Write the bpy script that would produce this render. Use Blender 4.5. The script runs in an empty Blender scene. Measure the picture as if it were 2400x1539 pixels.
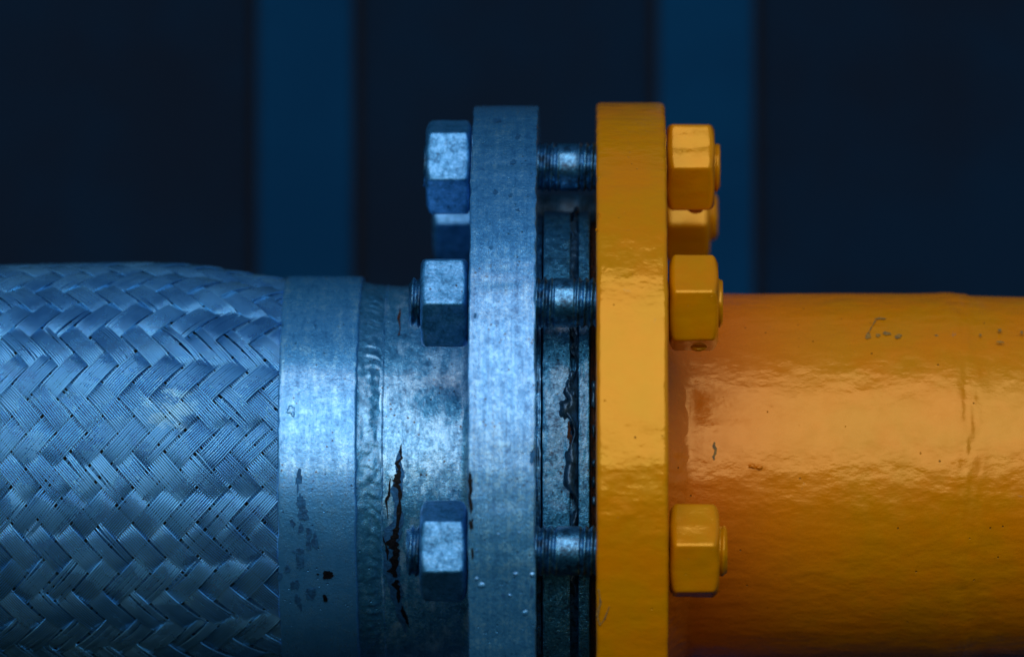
import bpy, math, random
import numpy as np
from mathutils import Vector, noise as mnoise

# ------------------------------------------------------------------ basics
P = 0.0001236            # metres per photo pixel on the pipe-axis plane (nominal 220 mm flange)
AXIS = 1118              # height of the pipe axis, in those units
SC = bpy.context.scene
COL = SC.collection
R = math.radians
rng = np.random.RandomState(7)
random.seed(7)

# ------------------------------------------------------------------ camera
D = 15500
cam_d = bpy.data.cameras.new('camera')
cam = bpy.data.objects.new('camera', cam_d); COL.objects.link(cam)
cam.location = ((1390-1200)*P, -D*P, 0)
cam.rotation_euler = (R(90), 0, 0)
cam_d.sensor_width = 36
cam_d.lens = 36*D/2400
cam_d.shift_x = -190/2400
cam_d.clip_start = 0.05; cam_d.clip_end = 50
cam_d.dof.use_dof = True
cam_d.dof.focus_distance = (D-520)*P
cam_d.dof.aperture_fstop = 7.6
cam_d.dof.aperture_blades = 9
SC.camera = cam

# ------------------------------------------------------------------ sky and sun
SUN_EL = 35.0
world = bpy.data.worlds.new('World'); SC.world = world
world.use_nodes = True
wn = world.node_tree; wn.nodes.clear()
wo = wn.nodes.new('ShaderNodeOutputWorld'); wb = wn.nodes.new('ShaderNodeBackground')
ws = wn.nodes.new('ShaderNodeTexSky'); ws.sky_type = 'NISHITA'; ws.sun_disc = False
ws.sun_elevation = R(SUN_EL); ws.sun_rotation = R(180)
ws.air_density = 1.6; ws.dust_density = 0.3; ws.ozone_density = 4.0
wb.inputs['Strength'].default_value = 0.05
wn.links.new(ws.outputs[0], wb.inputs[0]); wn.links.new(wb.outputs[0], wo.inputs[0])
sd = bpy.data.lights.new('sun', 'SUN'); sd.energy = 1.5; sd.angle = R(60.5); sd.color = (1.0, 0.98, 0.955)
sun = bpy.data.objects.new('sun', sd); COL.objects.link(sun)
sun.rotation_euler = (R(90-SUN_EL), 0, 0)      # shines from behind the camera, from above
SC.view_settings.view_transform = 'Standard'; SC.view_settings.look = 'None'
SC.view_settings.exposure = 0.12; SC.view_settings.gamma = 1
SC.render.engine = 'CYCLES'

# ------------------------------------------------------------------ mesh helpers
def w(x, y, d=0):
    """photo pixel on the axis plane (+ depth away from camera) -> world"""
    return ((x-1200)*P, d*P, (770-y)*P)

def mesh_np(name, verts, faces, sharp=None, mat=None):
    """verts Nx3 in px units, faces Mx4 or Mx3 int array or list"""
    me = bpy.data.meshes.new(name)
    v = np.asarray(verts, dtype=np.float64)*P
    if isinstance(faces, np.ndarray):
        k = faces.shape[1]
        me.vertices.add(len(v)); me.vertices.foreach_set('co', v.ravel())
        me.loops.add(faces.size); me.loops.foreach_set('vertex_index', faces.ravel().astype(np.int32))
        me.polygons.add(len(faces))
        me.polygons.foreach_set('loop_start', np.arange(0, faces.size, k, dtype=np.int32))
        me.update(calc_edges=True)
    else:
        me.from_pydata([tuple(q) for q in v], [], faces); me.update()
    me.polygons.foreach_set('use_smooth', np.ones(len(me.polygons), dtype=bool))
    if sharp: me.set_sharp_from_angle(angle=R(sharp))
    if mat: me.materials.append(mat)
    me.validate()
    return me

def part(name, me, parent=None, loc=(0, 0, 0), label=None):
    o = bpy.data.objects.new(name, me); COL.objects.link(o)
    o.location = loc
    if parent: o.parent = parent
    if label: o['label'] = label
    return o

def thing(name, label, cat, loc=(0, 0, 0), group=None):
    o = bpy.data.objects.new(name, None); COL.objects.link(o)
    o.empty_display_size = 0.02
    o.location = loc; o['label'] = label; o['category'] = cat
    if group: o['group'] = group
    return o

def cyl(x, th, r):
    """x along pipe, th angle up from the camera side, r radius -> Nx3 local to the axis"""
    x, th, r = np.broadcast_arrays(np.asarray(x, float), np.asarray(th, float), np.asarray(r, float))
    return np.stack([x, -r*np.cos(th), r*np.sin(th)], -1)

def grid_faces(na, nb, wrap_a=False, flip=False):
    """verts index a*nb+b"""
    a = np.arange(na if wrap_a else na-1); b = np.arange(nb-1)
    A, B = np.meshgrid(a, b, indexing='ij')
    A2 = (A+1) % na
    f = np.stack([A*nb+B, A*nb+B+1, A2*nb+B+1, A2*nb+B], -1).reshape(-1, 4)
    return f[:, ::-1].copy() if flip else f

def lathe(profile, seg=256, rfun=None):
    """closed-around surface of revolution; profile list of (x, r); rfun(x,th,r)->r"""
    pr = np.array(profile, float)
    th = np.linspace(0, 2*math.pi, seg, endpoint=False)
    TH, X = np.meshgrid(th, pr[:, 0], indexing='ij')
    _, RR = np.meshgrid(th, pr[:, 1], indexing='ij')
    if rfun is not None: RR = rfun(X, TH, RR)
    v = cyl(X, TH, RR).reshape(-1, 3)
    return v, grid_faces(seg, len(pr), wrap_a=True, flip=False)

def vnoise(seed, n1, n2, k1, k2, wrap=True):
    """smooth value noise on an n1 x n2 grid (first axis periodic), k cells"""
    rs = np.random.RandomState(seed)
    g = rs.uniform(-1, 1, (k1, k2+2))
    a = np.linspace(0, k1, n1, endpoint=False); b = np.linspace(0, k2, n2)
    ia = a.astype(int); fa = a-ia; ib = b.astype(int); fb = b-ib
    fa = fa*fa*(3-2*fa); fb = fb*fb*(3-2*fb)
    ia1 = (ia+1) % k1; ib1 = ib+1
    return ((g[np.ix_(ia, ib)]*(1-fa)[:, None]+g[np.ix_(ia1, ib)]*fa[:, None])*(1-fb)[None] +
            (g[np.ix_(ia, ib1)]*(1-fa)[:, None]+g[np.ix_(ia1, ib1)]*fa[:, None])*fb[None])

def arc(x0, r0, x1, r1, cx, cr, n=6):
    """rounded corner from (x0,r0) to (x1,r1) with control point (cx,cr)"""
    out = []
    for i in range(n+1):
        t = i/n
        out.append(((1-t)**2*x0+2*t*(1-t)*cx+t*t*x1, (1-t)**2*r0+2*t*(1-t)*cr+t*t*r1))
    return out

# ------------------------------------------------------------------ node helpers
class NT:
    def __init__(s, name):
        s.m = bpy.data.materials.new(name); s.m.use_nodes = True
        s.t = s.m.node_tree; s.t.nodes.clear()
        s.out = s.t.nodes.new('ShaderNodeOutputMaterial')
        s.b = s.t.nodes.new('ShaderNodeBsdfPrincipled')
        s.t.links.new(s.b.outputs[0], s.out.inputs[0])
        tc = s.t.nodes.new('ShaderNodeTexCoord')
        sc = s.t.nodes.new('ShaderNodeVectorMath'); sc.operation = 'SCALE'
        sc.inputs['Scale'].default_value = 1/(100*P)
        s.t.links.new(tc.outputs['Object'], sc.inputs[0])
        s.co = sc.outputs[0]                       # object space, unit = 100 px
    def set(s, sock, v):
        i = s.b.inputs[sock]
        if isinstance(v, bpy.types.NodeSocket): s.t.links.new(v, i)
        elif isinstance(v, tuple) and len(v) == 3: i.default_value = (*v, 1)
        else: i.default_value = v
        return s
    def _in(s, sock, v):
        if isinstance(v, bpy.types.NodeSocket): s.t.links.new(v, sock)
        elif isinstance(v, tuple) and len(v) == 3 and sock.type == 'RGBA': sock.default_value = (*v, 1)
        else: sock.default_value = v
    def math(s, op, a, b=0.0, c=None, clamp=False):
        n = s.t.nodes.new('ShaderNodeMath'); n.operation = op; n.use_clamp = clamp
        s._in(n.inputs[0], a); s._in(n.inputs[1], b)
        if c is not None: s._in(n.inputs[2], c)
        return n.outputs[0]
    def mapping(s, v, scale=(1, 1, 1), loc=(0, 0, 0), rot=(0, 0, 0)):
        n = s.t.nodes.new('ShaderNodeMapping')
        s._in(n.inputs['Vector'], v); n.inputs['Scale'].default_value = scale
        n.inputs['Location'].default_value = loc; n.inputs['Rotation'].default_value = rot
        return n.outputs[0]
    def cylco(s):
        """(x, angle*unit radius ~ 4.4, r): unrolled coordinates round the pipe axis"""
        sp = s.t.nodes.new('ShaderNodeSeparateXYZ'); s.t.links.new(s.co, sp.inputs[0])
        ng = s.math('MULTIPLY', sp.outputs[1], -1.0)
        an = s.math('ARCTAN2', sp.outputs[2], ng)
        ar = s.math('MULTIPLY', an, 4.6)
        cb = s.t.nodes.new('ShaderNodeCombineXYZ')
        s.t.links.new(sp.outputs[0], cb.inputs[0]); s.t.links.new(ar, cb.inputs[1])
        return cb.outputs[0]
    def noise(s, v, scale, detail=4, rough=.55, dist=0.0, dim='3D'):
        n = s.t.nodes.new('ShaderNodeTexNoise'); n.noise_dimensions = dim
        s._in(n.inputs['Vector'], v); n.inputs['Scale'].default_value = scale
        n.inputs['Detail'].default_value = detail; n.inputs['Roughness'].default_value = rough
        n.inputs['Distortion'].default_value = dist
        return n.outputs[0]
    def voro(s, v, scale, rand=1.0, feature='F1'):
        n = s.t.nodes.new('ShaderNodeTexVoronoi'); n.feature = feature
        s._in(n.inputs['Vector'], v); n.inputs['Scale'].default_value = scale
        n.inputs['Randomness'].default_value = rand
        return n.outputs['Distance']
    def ramp(s, f, lo, hi, a=0.0, b=1.0):
        n = s.t.nodes.new('ShaderNodeMapRange'); n.interpolation_type = 'SMOOTHSTEP'
        s._in(n.inputs[0], f)
        n.inputs[1].default_value = lo; n.inputs[2].default_value = hi
        n.inputs[3].default_value = a; n.inputs[4].default_value = b
        return n.outputs[0]
    def mix(s, f, a, b):
        n = s.t.nodes.new('ShaderNodeMix'); n.data_type = 'RGBA'
        s._in(n.inputs[0], f); s._in(n.inputs[6], a); s._in(n.inputs[7], b)
        return n.outputs[2]
    def bump(s, h, dist, strength=1.0, prev=None):
        n = s.t.nodes.new('ShaderNodeBump')
        n.inputs['Strength'].default_value = strength
        n.inputs['Distance'].default_value = dist*P
        s.t.links.new(h, n.inputs['Height'])
        if prev is not None: s.t.links.new(prev, n.inputs['Normal'])
        return n.outputs[0]

# ------------------------------------------------------------------ materials
def grey_metal(name, c_dark, c_mid, c_pale, metallic=.6, r0=.34, r1=.55, streak=1.0, speck=1.0, grain=1.0, lines=0.0, rust=0.0, seed=0.0, patch=0.0, coat=1.0, runs=0.0):
    n = NT(name); co = n.cylco()
    co3 = n.mapping(n.co, loc=(seed, seed*1.7, seed*.6))
    st = n.noise(n.mapping(co, (5.5, .7, 1), loc=(seed, 0, 0)), 1.0, 7, .66, .3)
    mot = n.noise(co3, 4.5, 6, .68)
    fine = n.noise(co3, 15, 4, .75)
    f = n.math('ADD', n.math('MULTIPLY', st, .5*streak), n.math('MULTIPLY', mot, 1-.5*streak))
    f = n.math('ADD', f, n.math('MULTIPLY', n.math('SUBTRACT', fine, .5), .75*speck))
    c = n.mix(n.ramp(f, .34, .50), c_dark, c_mid)
    c = n.mix(n.ramp(f, .50, .68), c, c_pale)
    rough = n.ramp(f, .3, .7, r1, r0)
    gr = None
    if patch > 0:        # worn, paler rubbed patches
        pt = n.noise(n.mapping(co, (1.5, .8, 1), loc=(4.2+seed, 1, 0)), 1.3, 10, .74, .2)
        pf = n.math('MULTIPLY', n.ramp(pt, .50, .60), patch)
        c = n.mix(pf, c, (.26, .62, .97))
    if runs > 0:         # thin frosted coat that ran down in tongues over a smoother one
        sp = n.t.nodes.new('ShaderNodeSeparateXYZ'); n.t.links.new(co, sp.inputs[0])
        tong = n.noise(n.mapping(co, (7.5, .10, 1), loc=(2, 0, 0)), 1.0, 4, .7)
        edge = n.math('ADD', sp.outputs[1], n.math('MULTIPLY', n.math('SUBTRACT', tong, .5), 2.6))
        low = n.math('MULTIPLY', n.ramp(edge, .02, .20, 1, 0), runs)
        c = n.mix(low, c, n.mix(n.ramp(mot, .3, .7), (.045, .29, .68), (.075, .36, .78)))
        rough = n.math('ADD', rough, n.math('MULTIPLY', low, .04))
    pits = n.voro(co3, 6.0)
    sel = n.ramp(n.noise(co3, 2.0, 2, .5), .50, .62)
    pm = n.math('MULTIPLY', n.ramp(pits, .06, .17, 1, 0), sel)
    c = n.mix(n.math('MULTIPLY', pm, .8*speck), c, (.008, .03, .06))
    if rust > 0:
        rf = n.math('MULTIPLY', n.ramp(n.noise(co3, 3.1, 6, .7), .60, .68), rust)
        c = n.mix(rf, c, (.012, .018, .028))
    n.set('Base Color', c); n.set('Metallic', metallic)
    n.set('Roughness', rough)
    n.set('Coat Weight', n.ramp(f, .34, .66, .3*coat, coat)); n.set('Coat IOR', 1.85); n.set('Coat Roughness', r0)
    b = n.bump(n.noise(co3, 17, 4, .7), 2.2*grain, .6)
    b = n.bump(mot, 2*grain, .35, b)
    b = n.bump(n.math('MULTIPLY', pm, -1), 5, .8, b)
    if lines > 0:        # turned lines running round the rim
        ln = n.noise(n.mapping(n.co, (34, .25, .25)), 1.0, 2, .5)
        b = n.bump(ln, 2.2*lines, .6, b)
    n.set('Normal', b)
    return n.m

M = {}
M['flange_grey'] = grey_metal('galvanised_flange', (0.027, 0.186, 0.468), (0.058, 0.341, 0.743), (0.188, 0.579, 0.970), .66, .21, .34, streak=.85, speck=.9, lines=1.4, rust=.15)
M['collar_grey'] = grey_metal('silver_painted_collar', (0.024, 0.186, 0.458), (0.062, 0.362, 0.764), (0.216, 0.620, 0.970), .65, .20, .34, streak=1.0, speck=.7, seed=3.1, rust=.12, runs=.9)
M['stub_grey'] = grey_metal('worn_pipe_metal', (0.018, 0.145, 0.326), (0.052, 0.331, 0.652), (0.169, 0.579, 0.958), .68, .21, .36, streak=.8, speck=1.1, grain=1.0, seed=9.4, rust=.15, patch=.9)
M['weld_grey'] = grey_metal('weld_metal', (0.017, 0.145, 0.306), (0.042, 0.279, 0.550), (0.122, 0.476, 0.835), .7, .22, .36, streak=.2, speck=.5, seed=5.5, rust=.4)
M['nut_grey'] = grey_metal('galvanised_nut', (0.015, 0.145, 0.336), (0.034, 0.269, 0.591), (0.085, 0.393, 0.815), .78, .33, .44, streak=0, speck=1.0, grain=1.3, seed=2.2, rust=.3, coat=.55)
M['rod_grey'] = grey_metal('oily_threaded_steel', (0.006, 0.041, 0.091), (0.018, 0.155, 0.336), (0.065, 0.362, 0.672), .85, .24, .38, streak=0, speck=1, seed=6.6, rust=.6, coat=.6)
M['ring_grey'] = grey_metal('greasy_ring_steel', (0.013, 0.103, 0.224), (0.038, 0.290, 0.570), (0.112, 0.496, 0.856), .8, .25, .36, streak=.3, speck=1.3, grain=2.6, seed=8.8, rust=.35, coat=.6)

M['rod_shaded'] = grey_metal('shaded_threaded_steel', (.003, .02, .04), (.006, .05, .10), (.012, .09, .18), .5, .4, .5, streak=0, speck=1, seed=4.6, rust=.6, coat=.15)  # darker copy of the rod steel for the rear bolt, shade put into its colour
def braid_mat():
    n = NT('stainless_braid_wire'); co = n.cylco()
    oi = n.t.nodes.new('ShaderNodeObjectInfo')
    big = n.noise(n.co, 1.1, 4, .6)
    f = n.math('ADD', n.math('MULTIPLY', oi.outputs['Random'], .2), n.math('MULTIPLY', big, .9))
    c = n.mix(n.ramp(f, .25, .85), (.048, .295, .63), (.18, .59, .96))
    dirt = n.ramp(n.noise(n.co, 3.3, 6, .7), .60, .74)
    c = n.mix(n.math('MULTIPLY', dirt, .22), c, (.07, .12, .20))
    # pale overspray: brushed dabs near one spot of the braid
    sp = n.t.nodes.new('ShaderNodeVectorMath'); sp.operation = 'DISTANCE'
    n.t.links.new(co, sp.inputs[0]); sp.inputs[1].default_value = (-7.75, 1.55, 0)
    near = n.ramp(sp.outputs['Value'], .2, 1.0, 1, 0)
    dab = n.ramp(n.math('ADD', n.noise(n.mapping(co, (1, 2.2, 1), rot=(0, 0, .8)), 1.9, 8, .72), n.math('MULTIPLY', near, .14)), .59, .66)
    c = n.mix(n.math('MULTIPLY', dab, near), c, (.34, .72, .98))
    n.set('Base Color', c); n.set('Metallic', .85)
    n.set('Coat Weight', .5); n.set('Coat IOR', 1.9); n.set('Coat Roughness', .24)
    n.set('Roughness', n.ramp(big, .3, .7, .21, .32))
    n.set('Normal', n.bump(n.noise(n.co, 30, 2, .5), 1.0, .5))
    return n.m
M['braid'] = braid_mat()

def yellow_mat(name, red=0.0, seed=0.0, ripple=1.0, spec=.85, ra=.13, rb=.24, tint=(1.0, .57, .11), shift=1.0):
    n = NT(name); co3 = n.mapping(n.co, loc=(seed, seed, seed))
    v = n.noise(co3, .8, 4, .6)
    c = n.mix(n.ramp(v, .35, .65), (.56, .230*shift, .0005), (.62, .212*shift, .0006))
    # redder old coat near the weld, yellower top coat away from it
    sp = n.t.nodes.new('ShaderNodeSeparateXYZ'); n.t.links.new(n.co, sp.inputs[0])
    xr = n.math('ADD', sp.outputs[0], n.math('MULTIPLY', n.math('SUBTRACT', v, .5), 2.5))
    if red: c = n.mix(n.ramp(xr, 3.9, 8.0, red, 0.0), c, (.66, .13, .008))
    pits = n.voro(co3, 2.7)
    sel = n.ramp(n.noise(co3, 3.3, 1, .5), .49, .57)
    pm = n.math('MULTIPLY', n.ramp(pits, .03, .075, 1, 0), sel)
    c = n.mix(n.math('MULTIPLY', pm, .75), c, (.10, .05, .012))
    bl = n.math('MULTIPLY', n.ramp(n.noise(co3, 1.7, 8, .75, .5), .665, .70), .5)
    c = n.mix(bl, c, (.22, .17, .12))
    n.set('Base Color', c); n.set('Metallic', 0.0)
    n.set('Roughness', n.ramp(n.noise(co3, 2.5, 4, .6), .3, .7, ra, rb))
    n.set('IOR', 1.8); n.set('Specular IOR Level', spec); n.set('Specular Tint', tint)
    b = n.bump(n.noise(n.mapping(co3, (.55, 1, 1)), 2.6, 3, .5), 8*ripple, .5)
    b = n.bump(n.noise(co3, 9, 2, .5), .9, .4, b)
    b = n.bump(n.math('MULTIPLY', pm, -1), 4, .8, b)
    n.set('Normal', b)
    return n.m
M['yellow_pipe'] = yellow_mat('yellow_gloss_pipe_paint', red=.75, spec=.68, ra=.20, rb=.34, tint=(1.0, .56, .18), shift=.93)
M['yellow_flange'] = yellow_mat('yellow_gloss_flange_paint', seed=4.0, ripple=.8)
M['yellow_nut'] = yellow_mat('yellow_gloss_nut_paint', seed=9.0, ripple=.5)

def plain(name, c, rough, metallic=0.0, c2=None, sc=4.0, bumpd=3.0, ior=1.5, spec=.5):
    n = NT(name); n.set('Specular IOR Level', spec)
    f = n.noise(n.co, sc, 5, .6)
    n.set('Base Color', n.mix(n.ramp(f, .35, .65), c, c2 or c)); n.set('Roughness', rough)
    n.set('Metallic', metallic); n.set('IOR', ior)
    n.set('Normal', n.bump(f, bumpd, .7))
    return n.m
M['crack'] = plain('bare_dark_rust', (.002, .003, .005), .5, 0, (.004, .005, .008), 12, 5, spec=.15)
M['stain'] = plain('dull_grey_stain', (.016, .08, .20), .5, .5, (.022, .14, .34), 9, 4, spec=.2)
M['sealant'] = plain('dark_sealing_compound', (.012, .045, .09), .24, .5, (.04, .13, .25), 5, 6, 1.6)
M['rust'] = plain('orange_rust', (.07, .022, .008), .6, 0, (.012, .012, .014), 16, 6, spec=.2)
M['core'] = plain('black_hose_core', (.004, .005, .006), .7)
M['wall'] = plain('dark_navy_wall_paint', (.0050, .0112, .025), .75, 0, (.0035, .0150, .038), .11, .5, spec=.02)
M['rib'] = plain('blue_post_paint', (.0008, .027, .080), .6, 0, (.001, .036, .102), .11, .5, spec=.02)
M['gap'] = plain('black_joint_filler', (.006, .004, .005), .8)
M['chip'] = plain('bare_scuffed_primer', (.33, .18, .03), .5, 0, (.16, .11, .05), 14, 4, spec=.2)

# ------------------------------------------------------------------ background wall
WD = 3300        # depth of the wall behind the pipe axis
wf = (D+WD)/D
def bx(x): return 1390+(x-1390)*wf
wall = thing('panelled_wall', 'dark navy wall with blue vertical posts, out of focus behind the pipe', 'wall', w(1200, 770, WD))
def box_part(name, x0, x1, y0, y1, d0, d1, mat, parent, origin, bev=0, label=None):
    v = []
    for dx, dy in ((x0, d0), (x1, d0), (x1, d1), (x0, d1)):
        for z in (y0, y1): v.append((dx-origin[0], dy-origin[2], -(z-origin[1])))
    f = [[0, 2, 3, 1], [2, 4, 5, 3], [4, 6, 7, 5], [6, 0, 1, 7], [1, 3, 5, 7], [0, 6, 4, 2]]
    me = mesh_np(name, v, f, mat=mat)
    me.polygons.foreach_set('use_smooth', [False]*len(me.polygons))
    o = part(name, me, parent, label=label)
    if bev:
        m = o.modifiers.new('bevel', 'BEVEL'); m.width = bev*P; m.segments = 3; m.limit_method = 'ANGLE'
    return o
org = (1200, 770, WD)
pitch = 937
edges = []
for k in range(-6, 8):
    c0 = 604+pitch*k; c1 = 829+pitch*k
    box_part('wall_post', bx(c0), bx(c1), -7000, 6000, WD-60, WD+150, M['rib'], wall, org, bev=14)
    box_part('wall_panel', bx(c1+17), bx(c0+pitch-17), -7000, 6000, WD, WD+40, M['wall'], wall, org, bev=6)
    box_part('wall_joint', bx(c1)-8, bx(c1+17)+8, -7000, 6000, WD+42, WD+60, M['gap'], wall, org)
    box_part('wall_joint', bx(c0-17)-8, bx(c0)+8, -7000, 6000, WD+42, WD+60, M['gap'], wall, org)

# ------------------------------------------------------------------ braided hose with welded collar, stub and flange
AX = w(1200, AXIS)
hose = thing('braided_hose', 'flexible hose of woven steel braid with welded collar and bare grey flange', 'hose', AX)

HX = [-700, -200, 0, 200, 330, 400, 470, 540, 600, 650, 690]
HR = [488, 491, 492, 496, 498, 497, 491, 480, 470, 462, 458]
def hose_r(x): return np.interp(x, HX, HR)
# smoother
_xs = np.linspace(-700, 700, 281); _rs = np.interp(_xs, HX, HR)
for _ in range(8): _rs[1:-1] = (_rs[:-2]+_rs[1:-1]*2+_rs[2:])/4
def hose_r(x): return np.interp(x, _xs, _rs)

# dark core under the braid
prof = [(x-1200, float(hose_r(x))-17) for x in np.linspace(-640, 690, 60)]
v, f = lathe(prof, 160)
part('core', mesh_np('core', v, f, mat=M['core']), hose)

N_ST = 38
DPHI = math.pi/N_ST                 # angle per crossing step
PH0 = R(-0.9)
X_LEFT = -640
# x position of half-steps (px): spacing widens towards the collar
def node_x(m):
    """m = i + j (continuous); world x"""
    m = np.asarray(m, float)
    # spacing hx: 33.4 left of x~250, 36.6 right of it (smooth)
    xb = 262.0
    a, b = 33.6, 36.8
    s = m*35.0
    t = s-0.0
    k = 60.0
    sp = k*np.logaddexp(0, t/k)          # softplus
    return xb+(a/35.0)*t+((b-a)/35.0)*sp + X_PH
X_PH = 8.0
def inv_node_x(x):
    lo, hi = -60.0, 60.0
    for _ in range(50):
        mid = (lo+hi)/2
        if node_x(mid) < x: lo = mid
        else: hi = mid
    return (lo+hi)/2
M0, M1 = inv_node_x(X_LEFT), inv_node_x(692)
NW = 9          # wires in a strap
def strap(fam, idx):
    """fam +1: runs down to the right; fam -1: runs up to the right"""
    seed = idx*2+(fam > 0)
    rs = np.random.RandomState(1000+seed)
    # along the strap, m = i + j increases by 1 per crossing
    near = 5
    ts = np.arange(M0, M1+1e-6, 1/near)
    m = ts
    # fam +1: j fixed = idx -> i = m - idx, q = i - j = m - 2 idx ; fam -1: i fixed = idx -> j = m - idx, q = 2 idx - m
    q = (m-2*idx) if fam > 0 else (2*idx-m)
    c = np.cos(math.pi/2*(q-0.5))
    wv = np.sign(c)*np.abs(c)**.42
    if fam < 0: wv = -wv
    x = node_x(m)
    base = hose_r(x)
    amp = 4.6
    ph = (q-0.5)*DPHI+PH0                   # angle measured downwards
    # local frame on the unrolled surface: along a, across b
    hx = np.gradient(x, m); hy = base*DPHI*np.sign(fam)
    L = np.sqrt(hx**2+hy**2)
    ax, ay = hx/L, hy/L
    bxv, byv = -ay, ax                       # across
    perp = 2*np.abs(hx*hy)/L                 # room for one strap
    width = perp*(.915+.03*rs.uniform(-1, 1))
    pitchw = width/NW
    # slow wandering + splaying of the wires
    K = len(m)
    kn = np.arange(0, K+20, 9)
    wander = np.interp(np.arange(K), kn, rs.normal(0, 1.1, len(kn)))
    nb = rs.poisson(6.0)
    offs = np.zeros((K, NW))
    for _ in range(nb):
        c0 = rs.uniform(0, K); wd = rs.uniform(6, 13); cut = rs.randint(1, NW-1); a = rs.uniform(2.5, 7.5)
        env = np.exp(-((np.arange(K)-c0)/wd*2)**2)
        sgn = np.where(np.arange(NW) < cut, -1, 1)*np.exp(-np.abs(np.arange(NW)-cut+.5)/3.0)
        offs += a*env[:, None]*sgn[None]*.5
    for k in range(NW):
        offs[:, k] += np.interp(np.arange(K), kn, rs.normal(0, .28, len(kn)))
    lift = np.stack([np.interp(np.arange(K), kn, rs.normal(0, .35, len(kn))) for _ in range(NW)], 1)
    sec = np.array([(-.5, -3.0), (-.36, .3), (0, 1.6), (.36, .3), (.5, -3.0)])
    S = len(sec)
    V = np.zeros((NW, K, S, 3))
    for k in range(NW):
        wk = .80
        o = (k-(NW-1)/2)*pitchw+offs[:, k]+wander
        crown = .1*(1-((k-(NW-1)/2)/(NW/2))**2)   # straps are slightly domed
        for s_, (u, h) in enumerate(sec):
            oo = o+u*wk*pitchw
            dx = bxv*oo; dy = byv*oo
            r = base+amp*wv*.95+h+lift[:, k]+crown
            V[k, :, s_] = cyl(x+dx-1200, -(ph+dy/base), r)
    v = V.reshape(-1, 3)
    fs = []
    for k in range(NW):
        fs.append(grid_faces(K, S)+k*K*S)
    f = np.concatenate(fs)
    keep = None
    return mesh_np('braid_strap', v, f[:, ::-1] if fam > 0 else f[:, ::-1], mat=M['braid'])
for fam in (1, -1):
    for i in range(N_ST):
        part('braid_strap', strap(fam, i), hose)

# collar
def rough_edge(amp, k1, seed, xs):
    pass
prof = [(672, 440), (672, 464)]+arc(672, 464, 678, 470, 672, 470, 4)+[(x, 470.5+.6*math.sin(x*.03)) for x in range(690, 845, 12)]+arc(845, 470, 852, 463, 852, 470, 4)+[(852, 445)]
prof = [(x-1200, r) for x, r in prof]
SEG = 512
nz = vnoise(3, SEG, len(prof), 40, 3); nzl = vnoise(4, SEG, 1, 150, 1)[:, :1]; nzr = vnoise(5, SEG, 1, 110, 1)[:, :1]
th = np.linspace(0, 2*math.pi, SEG, endpoint=False)
X, TH = np.meshgrid([p[0] for p in prof], th); RR = np.array([[p[1] for p in prof]]*SEG)+nz*.8
wl = np.clip(((852-1200)-X)/180, 0, 1)
X = X+nzl*1.2*wl+nzr*1.2*(1-wl)
part('collar', mesh_np('collar', cyl(X, TH, RR).reshape(-1, 3), grid_faces(SEG, len(prof), True), sharp=50, mat=M['collar_grey']), hose)

# weld bead between collar and stub: overlapping crescents
def bead(x0, x1, r0, r1, crown, count, nx, seed, lean, amp, mat, seg_per=9, side=0.0):
    seg = count*seg_per
    th = np.linspace(0, 2*math.pi, seg, endpoint=False)
    u = np.linspace(0, 1, nx)
    U, TH = np.meshgrid(u, th)
    jit = vnoise(seed, seg, nx, count, 3)*.9
    big = vnoise(seed+1, seg, nx, 37, 2)
    phs = TH*count/(2*math.pi)+lean*((U-.5)*2)**2+jit*.35+big*.6
    saw = phs-np.floor(phs)
    rip = (1-saw)**1.3*np.minimum(1, saw*6)
    env = np.sin(np.pi*np.clip(U, 0, 1))**.6
    rip = rip*(1-side+side*np.clip((U-.3)/.25, 0, 1))*np.clip(.75+big*.9, .15, 1.4)
    RR = r0+(r1-r0)*(U if not side else U**.6)+env*(crown+amp*rip+big*2.0+vnoise(seed+2, seg, nx, count*2, 6)*1.1)
    XX = x0+(x1-x0)*U+vnoise(seed+3, seg, nx, 60, 1)*1.0*(1-np.abs(U*2-1)*.3)
    return mesh_np('weld_bead', cyl(XX-1200, TH, RR).reshape(-1, 3), grid_faces(seg, nx, True), mat=mat)
part('weld_bead', bead(846, 911, 461.5, 446.5, .6, 98, 26, 21, .8, 2.3, M['weld_grey'], 10, side=.9), hose)

# thin ridge beside the weld
SEG = 720
th = np.linspace(0, 2*math.pi, SEG, endpoint=False)
u = np.linspace(-1, 1, 9)
U, TH = np.meshgrid(u, th)
wd = 2.8+vnoise(31, SEG, 1, 130, 1)[:, :1]*.7
hh = 4.2+vnoise(32, SEG, 1, 170, 1)[:, :1]*1.6
XX = 910+vnoise(33, SEG, 1, 60, 1)[:, :1]*1.3+U*wd
RR = 446+hh*(1-U**2)
part('paint_ridge', mesh_np('paint_ridge', cyl(XX-1200, TH, RR).reshape(-1, 3), grid_faces(SEG, 9, True), mat=M['stub_grey']), hose)

# stub pipe
xs = np.concatenate([np.linspace(880, 1085, 60), np.linspace(1088, 1116, 10)])
rs_ = 447.5+np.where(xs > 1085, (xs-1085)**2*.018, 0)
SEG = 512
nz = vnoise(41, SEG, len(xs), 60, 8)*1.0+vnoise(42, SEG, len(xs), 200, 26)*.45
th = np.linspace(0, 2*math.pi, SEG, endpoint=False)
X, TH = np.meshgrid(xs-1200, th)
part('pipe_stub', mesh_np('pipe_stub', cyl(X, TH, rs_[None]+nz).reshape(-1, 3), grid_faces(SEG, len(xs), True), mat=M['stub_grey']), hose)

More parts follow.
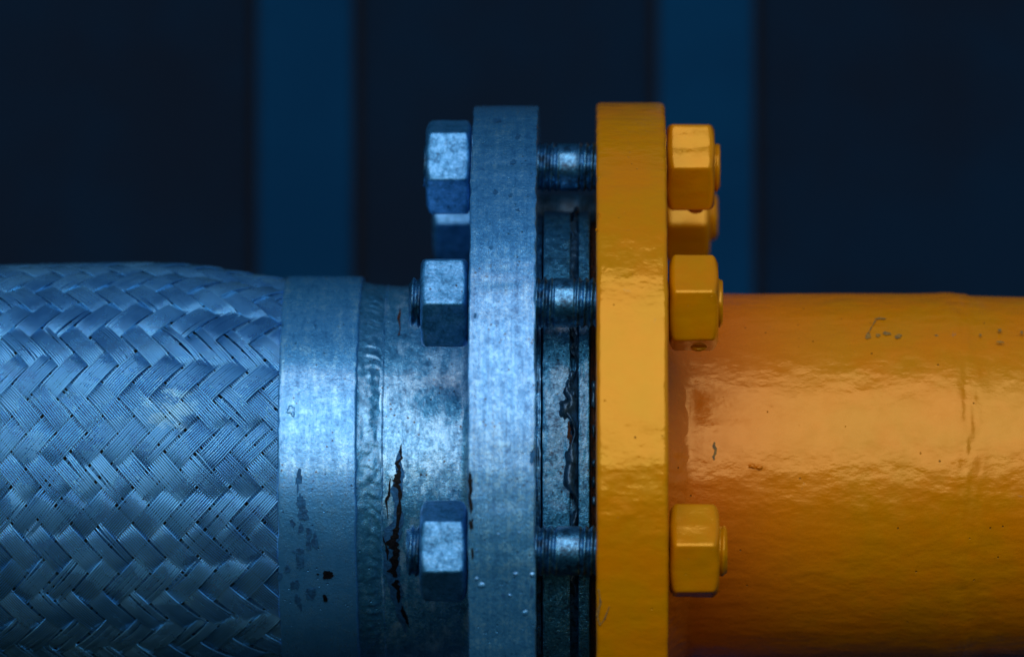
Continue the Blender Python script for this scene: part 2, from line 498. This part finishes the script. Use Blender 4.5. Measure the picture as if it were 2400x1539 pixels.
# grey flange
def flange(x0, x1, rad, rin, bev, seg, edge_noise, seed, mat, name='flange', rf=None):
    pr = [(x0, rin)]
    for r_ in np.linspace(rin+30, rad-bev-20, 6): pr.append((x0, float(r_)))
    pr += [(x0, rad-bev)]+arc(x0, rad-bev, x0+bev, rad, x0, rad, 6)[1:]
    for x_ in np.linspace(x0+bev, x1-bev, 14)[1:-1]: pr.append((float(x_), rad))
    pr += arc(x1-bev, rad, x1, rad-bev, x1, rad, 6)
    for r_ in np.linspace(rad-bev-20, rin+30, 6): pr.append((x1, float(r_)))
    pr += [(x1, rin)]
    a = np.array(pr)
    th = np.linspace(0, 2*math.pi, seg, endpoint=False)
    X, TH = np.meshgrid(a[:, 0]-1200, th); RR = np.broadcast_to(a[:, 1], X.shape).copy()
    nl = vnoise(seed, seg, len(pr), 160, 4); ns = vnoise(seed+1, seg, len(pr), seg//3, 10)
    corner = (np.abs(a[:, 1]-(rad-bev/2)) < bev)[None]
    RR += np.where(a[:, 1] > rad-3*bev, nl*edge_noise*.35+ns*edge_noise*.06, 0)[...]
    X += np.where(corner, (nl+ns*.5)*edge_noise*.6, 0)
    return mesh_np(name, cyl(X, TH, RR).reshape(-1, 3), grid_faces(seg, len(pr), True), sharp=60, mat=mat)
part('flange', flange(1113, 1262, 868, 440, 5, 1024, 2.6, 51, M['flange_grey']), hose)

# small irregular patches on a cylinder
def blob(xc, yimg, rx, ry, rad, seed, lift=.7, pts=26, rough=.35, dome=0.0, mag=None):
    """irregular patch; xc,yimg are photo pixels on the front of radius rad"""
    # photo pixel -> angle on the cylinder, by short iteration of the perspective
    th = 0.0
    for _ in range(12):
        d = -rad*math.cos(th); mg = D/(D+d)
        s = (AXIS-(770+(yimg-770)/mg))/rad
        th = math.asin(max(-.999, min(.999, s)))
    mg = D/(D-rad*math.cos(th))
    x = 1390+(xc-1390)/mg
    rs = np.random.RandomState(seed)
    an = np.linspace(0, 2*math.pi, pts, endpoint=False)
    k = 1+rough*(np.interp(an, np.linspace(0, 2*math.pi, 9), np.r_[(z := rs.uniform(-1, 1, 8)), z[0]])+.5*rs.uniform(-1, 1, pts))
    rings = [1.0, .72, .4]
    V = []
    cth = max(.25, math.cos(th))
    for q in rings:
        h = lift+dome*(1-q*q)
        for a, kk in zip(an, k):
            V.append(cyl(x-1200+math.cos(a)*rx*kk*q/mg, th+math.sin(a)*ry*kk*q/mg/rad/cth, rad+h))
    V.append(cyl(x-1200, th, rad+lift+dome))
    V = np.array(V)
    F = []
    for g in range(2):
        for i in range(pts):
            j = (i+1) % pts
            F.append([g*pts+i, g*pts+j, (g+1)*pts+j, (g+1)*pts+i])
    for i in range(pts): F.append([2*pts+i, 2*pts+(i+1) % pts, 3*pts])
    return V, F

def strip(points, rad, seed, lift=.8, name='paint_crack', mat=None, parent=None, label=None):
    """jagged strip along points (xpx, ypx, half width) on cylinder of radius rad"""
    rs = np.random.RandomState(seed)
    pts = np.array(points, float)
    L = np.linspace(0, len(pts)-1, (len(pts)-1)*9+1)
    xs = np.interp(L, range(len(pts)), pts[:, 0]); ys = np.interp(L, range(len(pts)), pts[:, 1]); ws_ = np.interp(L, range(len(pts)), pts[:, 2])
    V = []
    nn = len(xs); kn = np.arange(0, nn+4, 3)
    j1 = np.interp(range(nn), kn, rs.uniform(-1, 1, len(kn))); j2 = np.interp(range(nn), kn+1, rs.uniform(-1, 1, len(kn))); j3 = np.interp(range(nn), kn, rs.uniform(-1, 1, len(kn)))
    for i, (x_, y_, h_) in enumerate(zip(xs, ys, ws_)):
        th = 0.0
        for _ in range(12):
            mg = D/(D-rad*math.cos(th)); th = math.asin(max(-.999, min(.999, (AXIS-(770+(y_-770)/mg))/rad)))
        mg = D/(D-rad*math.cos(th)); xw = 1390+(x_-1390)/mg
        l = h_*.85*(1+.75*j1[i]+.15*rs.uniform(-1, 1)); r_ = h_*.85*(1+.45*j2[i]+.1*rs.uniform(-1, 1)); sh = j3[i]*h_*.3
        V += [cyl(xw-1200-l+sh, th, rad+lift), cyl(xw-1200+sh, th, rad+lift+.4), cyl(xw-1200+r_+sh, th, rad+lift)]
    n = len(xs)
    F = [[3*i+k, 3*i+k+1, 3*i+k+4, 3*i+k+3] for i in range(n-1) for k in (0, 1)]
    return part(name, mesh_np(name, np.array(V), F, mat=mat), parent, label=label)

strip([(941, 1040, 1), (938, 1058, 4), (941, 1072, 3), (930, 1086, 6), (937, 1100, 4), (931, 1112, 7), (927, 1132, 12), (934, 1142, 5), (938, 1156, 1)], 449, 1, mat=M['crack'], parent=hose)
strip([(936, 1140, 3), (937, 1170, 5), (934, 1200, 6), (931, 1232, 4), (928, 1246, 9), (930, 1262, 3)], 449.2, 6, mat=M['crack'], parent=hose)
strip([(926, 1250, 3), (920, 1268, 12), (922, 1284, 13), (928, 1300, 8), (924, 1318, 12), (921, 1338, 10), (927, 1352, 4)], 449.4, 7, mat=M['crack'], parent=hose)
strip([(931, 1358, 3), (928, 1372, 9), (933, 1388, 6), (935, 1408, 4), (934, 1412, 1)], 449.2, 8, mat=M['crack'], parent=hose)
strip([(938, 1050, 3), (935, 1100, 12), (928, 1150, 15), (930, 1200, 12), (920, 1260, 18), (922, 1320, 19), (928, 1380, 15), (940, 1440, 9), (950, 1480, 2)], 448.2, 9, name='paint_stain', mat=M['stain'], parent=hose)
strip([(942, 1418, 1.5), (946, 1435, 7), (953, 1452, 4), (958, 1468, 1)], 449, 2, mat=M['crack'], parent=hose)
strip([(915, 1120, 1), (911, 1160, 4), (905, 1180, 3), (909, 1215, 1)], 449, 3, mat=M['crack'], parent=hose)
strip([(897, 1255, 1), (908, 1290, 3.5), (909, 1312, 1)], 449, 5, mat=M['crack'], parent=hose)
strip([(938, 725, 1.5), (935, 748, 3), (938, 770, 1), (934, 786, 2.5)], 449, 4, mat=M['rust'], parent=hose)
def add_blobs(lst, rad, mat, parent, name, lift=.7, dome=0.0, rough=.35, label=None):
    for k, (x, y, a, b) in enumerate(lst):
        V, F = blob(x, y, a, b, rad, int(x*7+y), lift, dome=dome, rough=rough)
        part(name, mesh_np(name, V, F, mat=mat), parent, label=label)
add_blobs([(768, 1347, 12, 10), (762, 1402, 5, 9), (745, 1345, 3, 2)], 471.5, M['crack'], hose, 'rust_spot', rough=.3)
add_blobs([(698, 1125, 8, 26), (703, 1180, 9, 26), (712, 1205, 10, 14), (685, 1226, 6, 8), (706, 1237, 8, 12), (727, 1250, 7, 12), (738, 1272, 6, 18), (722, 1275, 6, 14), (700, 1292, 11, 6), (703, 1315, 8, 18), (674, 1332, 6, 8), (728, 1390, 14, 12), (690, 1370, 9, 10), (656, 1350, 5, 9), (700, 1410, 9, 22)], 471.4, M['stain'], hose, 'paint_stain', lift=.4, rough=.55)
add_blobs([(680, 961, 11, 10), (686, 970, 5, 8)], 471, M['collar_grey'], hose, 'paint_flake', lift=.3, dome=2.2, rough=.4)
add_blobs([(1230, 1437, 8, 8), (1117, 1356, 5, 5), (1129, 1372, 8, 7), (1208, 1345, 6, 5), (1247, 1347, 6, 6), (1169, 1252, 4, 4), (1217, 1248, 4, 4), (1195, 1395, 5, 4), (1117, 1290, 3, 3)], 868, M['flange_grey'], hose, 'paint_drop', lift=.1, dome=2.6, rough=.25)
add_blobs([(1214, 492, 4, 3), (1152, 581, 5, 4), (1208, 478, 2, 2), (1247, 1072, 6, 16), (1180, 1397, 4, 6), (1165, 283, 10, 8), (1213, 320, 6, 5), (1203, 380, 6, 5), (1160, 450, 5, 6), (1196, 458, 5, 5), (1113, 740, 4, 5), (1247, 1385, 4, 14)], 868.6, M['stain'], hose, 'rust_spot', lift=.5, rough=.5)

add_blobs([(1103, 1150, 5, 34), (1104, 1228, 6, 15), (1107, 1300, 3, 12), (1104, 1190, 4, 14), (1250, 1072, 4, 14)], 867.6, M['crack'], hose, 'rust_spot', lift=.8, rough=.6)
# ------------------------------------------------------------------ gasket stack between the flanges
gk = thing('flange_gasket', 'dark greasy steel ring gasket clamped between the grey and the yellow flange', 'gasket', AX)
def ring(name, x0, x1, ro, ri, mat, seed, nr=1.2, bev=3, seg=720):
    pr = [(x0, ri), (x0, ro-bev)]+arc(x0, ro-bev, x0+bev, ro, x0, ro, 3)[1:]
    for x_ in np.linspace(x0+bev, x1-bev, 10)[1:-1]: pr.append((float(x_), ro))
    pr += arc(x1-bev, ro, x1, ro-bev, x1, ro, 3)+[(x1, ri)]
    a = np.array(pr); th = np.linspace(0, 2*math.pi, seg, endpoint=False)
    X, TH = np.meshgrid(a[:, 0]-1200, th)
    RR = a[:, 1][None]+vnoise(seed, seg, len(pr), 120, 5)*nr+vnoise(seed+1, seg, len(pr), 240, 9)*nr*.5
    return mesh_np(name, cyl(X, TH, RR).reshape(-1, 3), grid_faces(seg, len(pr), True), sharp=50, mat=mat)
part('spacer_ring', ring('spacer_ring', 1261, 1273, 612, 460, M['rod_grey'], 61), gk)
part('gasket_ring', ring('gasket_ring', 1276, 1338, 622, 460, M['ring_grey'], 63, 1.6), gk)
part('gasket_ring', ring('gasket_ring', 1357, 1382, 622, 460, M['ring_grey'], 65, .8), gk)
part('spacer_ring', ring('spacer_ring', 1384, 1398, 596, 460, M['rust'], 67, 4), gk)
part('spacer_ring', ring('spacer_ring', 1336, 1359, 590, 460, M['rod_grey'], 69, 2), gk)
# squeezed-out sealing compound
SEG = 1100; nx = 16
th = np.linspace(0, 2*math.pi, SEG, endpoint=False); u = np.linspace(0, 1, nx)
U, TH = np.meshgrid(u, th)
le = 1332+vnoise(71, SEG, 1, 70, 1)[:, :1]*20+vnoise(72, SEG, 1, 170, 1)[:, :1]*9
re = 1358+0*le
XX = le+(re-le)*U
vis = np.clip(1.15+vnoise(73, SEG, 1, 20, 1)[:, :1], .55, 1.4)
# the compound is missing below the lower bolts
deg = np.degrees(np.where(TH > math.pi, TH-2*math.pi, TH))
gone = 1/(1+np.exp((deg+26)/1.5))
RR = 598+np.sin(np.pi*U)**.5*22*vis+vnoise(74, SEG, nx, 80, 3)*11+vnoise(75, SEG, nx, 220, 5)*4-gone*60
part('sealant', mesh_np('sealant', cyl(XX-1200, TH, RR).reshape(-1, 3), grid_faces(SEG, nx, True), mat=M['sealant']), gk)
add_blobs([(1326, 955, 17, 22), (1340, 880, 9, 14), (1344, 925, 9, 14), (1333, 905, 8, 16)], 624, M['sealant'], gk, 'sealant_blob', lift=-1, dome=13, rough=.3)
add_blobs([(1333, 1008, 4, 18), (1337, 1032, 3, 12)], 624, M['rust'], gk, 'rust_spot', lift=1.0, rough=.5)
add_blobs([(1392, 905, 6, 12), (1391, 930, 6, 20), (1392, 1085, 5, 9), (1392, 1130, 6, 14), (1392, 1175, 6, 12), (1391, 1010, 4, 14)], 600, M['sealant'], gk, 'sealant_blob', lift=4, dome=8, rough=.3)

# ------------------------------------------------------------------ yellow pipe with flange
yp = thing('yellow_pipe', 'glossy yellow orange painted pipe with a thick round yellow flange on its left end', 'pipe', AX)
SEG = 400
xs = np.concatenate([np.linspace(1555, 1640, 26), np.linspace(1645, 2170, 40), np.linspace(2175, 2330, 40), np.linspace(2340, 3600, 50)])
rr = 429.5+np.where(xs < 1622, ((1622-xs)/67)**2.2*34, 0)
rr = rr+2.5*np.exp(-((xs-2205)/38)**2)-5.5/(1+np.exp(-(xs-2262)/12))-(np.clip(xs-2262, 0, None))*.018
nz = vnoise(81, SEG, len(xs), 34, 22)*1.1
ring_ = np.exp(-((xs-1590)/22)**2)[None]
nz = nz+ring_*vnoise(82, SEG, len(xs), 90, 10)*1.6+np.exp(-((xs-2250)/30)**2)[None]*vnoise(83, SEG, len(xs), 70, 60)*1.3
th = np.linspace(0, 2*math.pi, SEG, endpoint=False)
X, TH = np.meshgrid(xs-1200, th)
part('pipe', mesh_np('pipe', cyl(X, TH, rr[None]+nz).reshape(-1, 3), grid_faces(SEG, len(xs), True), mat=M['yellow_pipe']), yp)
strip([(2054, 748, 1.5), (2046, 762, 1.8), (2034, 782, 1.5)], 431, 16, name='paint_chip', mat=M['chip'], parent=yp)
part('weld_bead', bead(1553, 1612, 470, 430.5, -7, 70, 16, 86, .5, 1.3, M['yellow_pipe'], 7), yp)
part('flange', flange(1397, 1557, 876, 420, 13, 720, 1.4, 91, M['yellow_flange']), yp)
add_blobs([(2062, 747, 11, 3), (2036, 788, 7, 6), (2058, 786, 6, 4), (2078, 780, 8, 4), (2106, 789, 8, 5), (2197, 787, 8, 2), (2345, 802, 9, 2), (2298, 785, 4, 3), (2394, 779, 4, 3), (2344, 775, 4, 3)], 431, M['chip'], yp, 'paint_chip', lift=.4, rough=.5)
add_blobs([(1762, 1092, 9, 7), (1778, 1096, 8, 5)], 430, M['yellow_pipe'], yp, 'paint_flake', lift=.6, dome=4, rough=.4)
strip([(1674, 1036, 2), (1675, 1055, 5), (1674, 1078, 2)], 430.5, 14, name='paint_run', mat=M['chip'], parent=yp)
strip([(1403, 1380, 2), (1407, 1410, 3), (1400, 1440, 3.5), (1405, 1465, 2), (1418, 1450, 2), (1428, 1420, 1)], 876.4, 15, name='paint_chip', mat=M['chip'], parent=yp)
add_blobs([(1404, 508, 4, 7), (1398, 540, 3, 3)], 875, M['yellow_flange'], yp, 'paint_run', lift=.5, dome=5, rough=.3)

# ------------------------------------------------------------------ stud bolts with nuts
def hexr(phi, a, p):
    s = np.zeros_like(phi)
    for k in range(6): s += np.maximum(0, np.cos(phi-k*math.pi/3))**p
    return a*s**(-1/p)
def nut_mesh(x0, x1, a, p, cham, mat, seed, both=True, hole=55, soft=10):
    """hex nut from x0 to x1 (px), apothem a, outer corners cut by a cone"""
    seg = 192
    ph = np.linspace(0, 2*math.pi, seg, endpoint=False)
    ed = [(0, .84), (.004, .895), (.015, .93), (.035, .96), (.07, .98), (.12, 1.0)]
    t = [e[0] for e in ed]+list(np.linspace(.16, .84, 12))+[1-e[0] for e in ed[::-1]]
    t = np.array(t)
    T, PH = np.meshgrid(t, ph)
    rh = hexr(PH, a, p)
    dist0 = T*(x1-x0); dist1 = (1-T)*(x1-x0)
    ac = a*2/math.sqrt(3)
    cone = np.minimum(a*.97+dist0*1.9, a*.97+dist1*1.9)
    soft_k = 3.0
    r = -soft_k*np.logaddexp(-rh/soft_k, -cone/soft_k)
    # rounded rim
    rim = np.minimum(dist0, dist1)
    r = r-soft*np.clip(1-rim/soft, 0, 1)**2*.5
    r = r+vnoise(seed, seg, len(t), 24, 5)*.9
    X = x0+T*(x1-x0)
    # faces to the hole at both ends
    ra = np.stack([np.full(seg, hole), (r[:, 0]+hole)/2], 1)
    rb = ra[:, ::-1].copy(); rb[:, 0] = (r[:, -1]+hole)/2
    Rf = np.concatenate([ra, r, rb], 1)
    Xf = np.concatenate([np.full((seg, 2), x0), X, np.full((seg, 2), x1)], 1)
    PHf = np.broadcast_to(ph[:, None], Rf.shape)
    v = np.stack([Xf, -Rf*np.cos(PHf), Rf*np.sin(PHf)], -1).reshape(-1, 3)
    return mesh_np('nut', v, grid_faces(seg, Rf.shape[1], True), sharp=52 if p > 60 else None, mat=mat)

def rod_mesh(xa, xb, smooth, r=57, pitch=15.5, depth=6.5, mat=None, seed=0, lo=None, hi=None):
    """threaded rod; threads are a true helix except on the smooth shank"""
    lo = xa if lo is None else lo; hi = xb if hi is None else hi
    seg = 96
    xs = np.arange(lo, hi, 1.55)
    ph = np.linspace(0, 2*math.pi, seg, endpoint=False)
    X, PH = np.meshgrid(xs, ph)
    s = (X/pitch-PH/(2*math.pi)) % 1.0
    tri = np.abs(s*2-1)
    prof = np.clip(tri*1.35-.15, 0, 1)
    th_on = np.clip(np.minimum(np.abs(X-smooth[0]), np.abs(X-smooth[1]))/5, 0, 1)*((X < smooth[0]) | (X > smooth[1]))
    r_ = r-depth*(1-prof)*th_on-1.8*(1-th_on)
    endd = np.minimum(X-xa, xb-X)
    r_ = r_-np.clip(1-endd/9, 0, 1)**1.5*9
    r_ = r_+vnoise(seed, seg, len(xs), 20, 14)*.6
    r_ = np.concatenate([np.full((seg, 1), .01), r_, np.full((seg, 1), .01)], 1)
    X = np.concatenate([np.full((seg, 1), xs[0]), X, np.full((seg, 1), xs[-1])], 1)
    PH = np.broadcast_to(ph[:, None], X.shape)
    v = np.stack([X, -r_*np.cos(PH), r_*np.sin(PH)], -1).reshape(-1, 3)
    return mesh_np('rod', v, grid_faces(seg, len(xs)+2, True), sharp=70, mat=mat)

BC = 737; A0 = 78.4
bolts = [   # angle up from front, left end, right end, smooth shank, nut turns (deg, grey / yellow), label
    (A0,      (997, 1686), (1315, 1350), -13.5, -28, 'topmost stud bolt of the flange joint, nearest the upper rim'),
    (A0+45,   (1004, 1690), (1316, 1352), -21, -19, 'stud bolt mostly hidden behind the topmost one, on the far side of the joint'),
    (A0-45,   (976, 1683), (1304, 1346), 31, 17.5, 'middle stud bolt in front of the joint, level with the top of the yellow pipe'),
    (A0-90,   (973, 1691), (1311, 1357), -7, 22, 'lowest visible stud bolt, in front of the lower half of the joint'),
]
GX0, GX1, YX0, YX1 = 1003, 1109, 1561, 1671
for bi, (an, (xa, xb), sm, g1, g2, lab) in enumerate(bolts):
    a = R(an)
    loc = ((0)*P, -BC*math.cos(a)*P, (770-AXIS)*P+BC*math.sin(a)*P)
    t = thing('stud_bolt', lab, 'bolt', loc, 'stud bolts through the flange joint')
    part('rod', rod_mesh(xa-1200, 1560-1200, (sm[0]-1200, sm[1]-1200), mat=M['rod_shaded' if bi == 1 else 'rod_grey'], seed=100+bi), t)
    part('rod_tip', rod_mesh(1640-1200, xb-1200, (3000, 3001), r=57.5, depth=3.5, mat=M['yellow_nut'], seed=120+bi, lo=1640-1200), t, label='yellow painted end of the rod')
    dx = [0, 3, 0, 1][bi]
    ng = part('nut', nut_mesh(GX0-1200+dx, GX1-1200, 98, 120, 8, M['nut_grey'], 130+bi), t, label='bare grey hex nut')
    ng.rotation_euler = (R(g1), 0, 0)
    ny = part('nut', nut_mesh(YX0-1200, YX1-1200, 99, 62, 8, M['yellow_nut'], 140+bi, soft=14), t, label='yellow painted hex nut')
    ny.rotation_euler = (R(g2), 0, 0)

    if bi in (0, 2):     # paint sagged into a drip under the nut
        na, nb_ = 14, 20
        U = np.linspace(-1, 1, na)[:, None]; PHI = np.linspace(0, 2*math.pi, nb_, endpoint=False)[None]
        rr_ = np.sqrt(np.clip(1-U**2, 0, 1)); rr_[[0, -1]] = .02
        cx_, cz_ = ((1628-1200), -104) if bi == 2 else ((1628-1200), -102)
        V = np.stack([cx_+19*U+0*PHI, -8+10*rr_*np.cos(PHI), cz_+4+6*rr_*np.sin(PHI)-4*(1-U**2)], -1).transpose(1, 0, 2).reshape(-1, 3)
        part('paint_drip', mesh_np('paint_drip', V, grid_faces(nb_, na, True), mat=M['yellow_nut']), t)
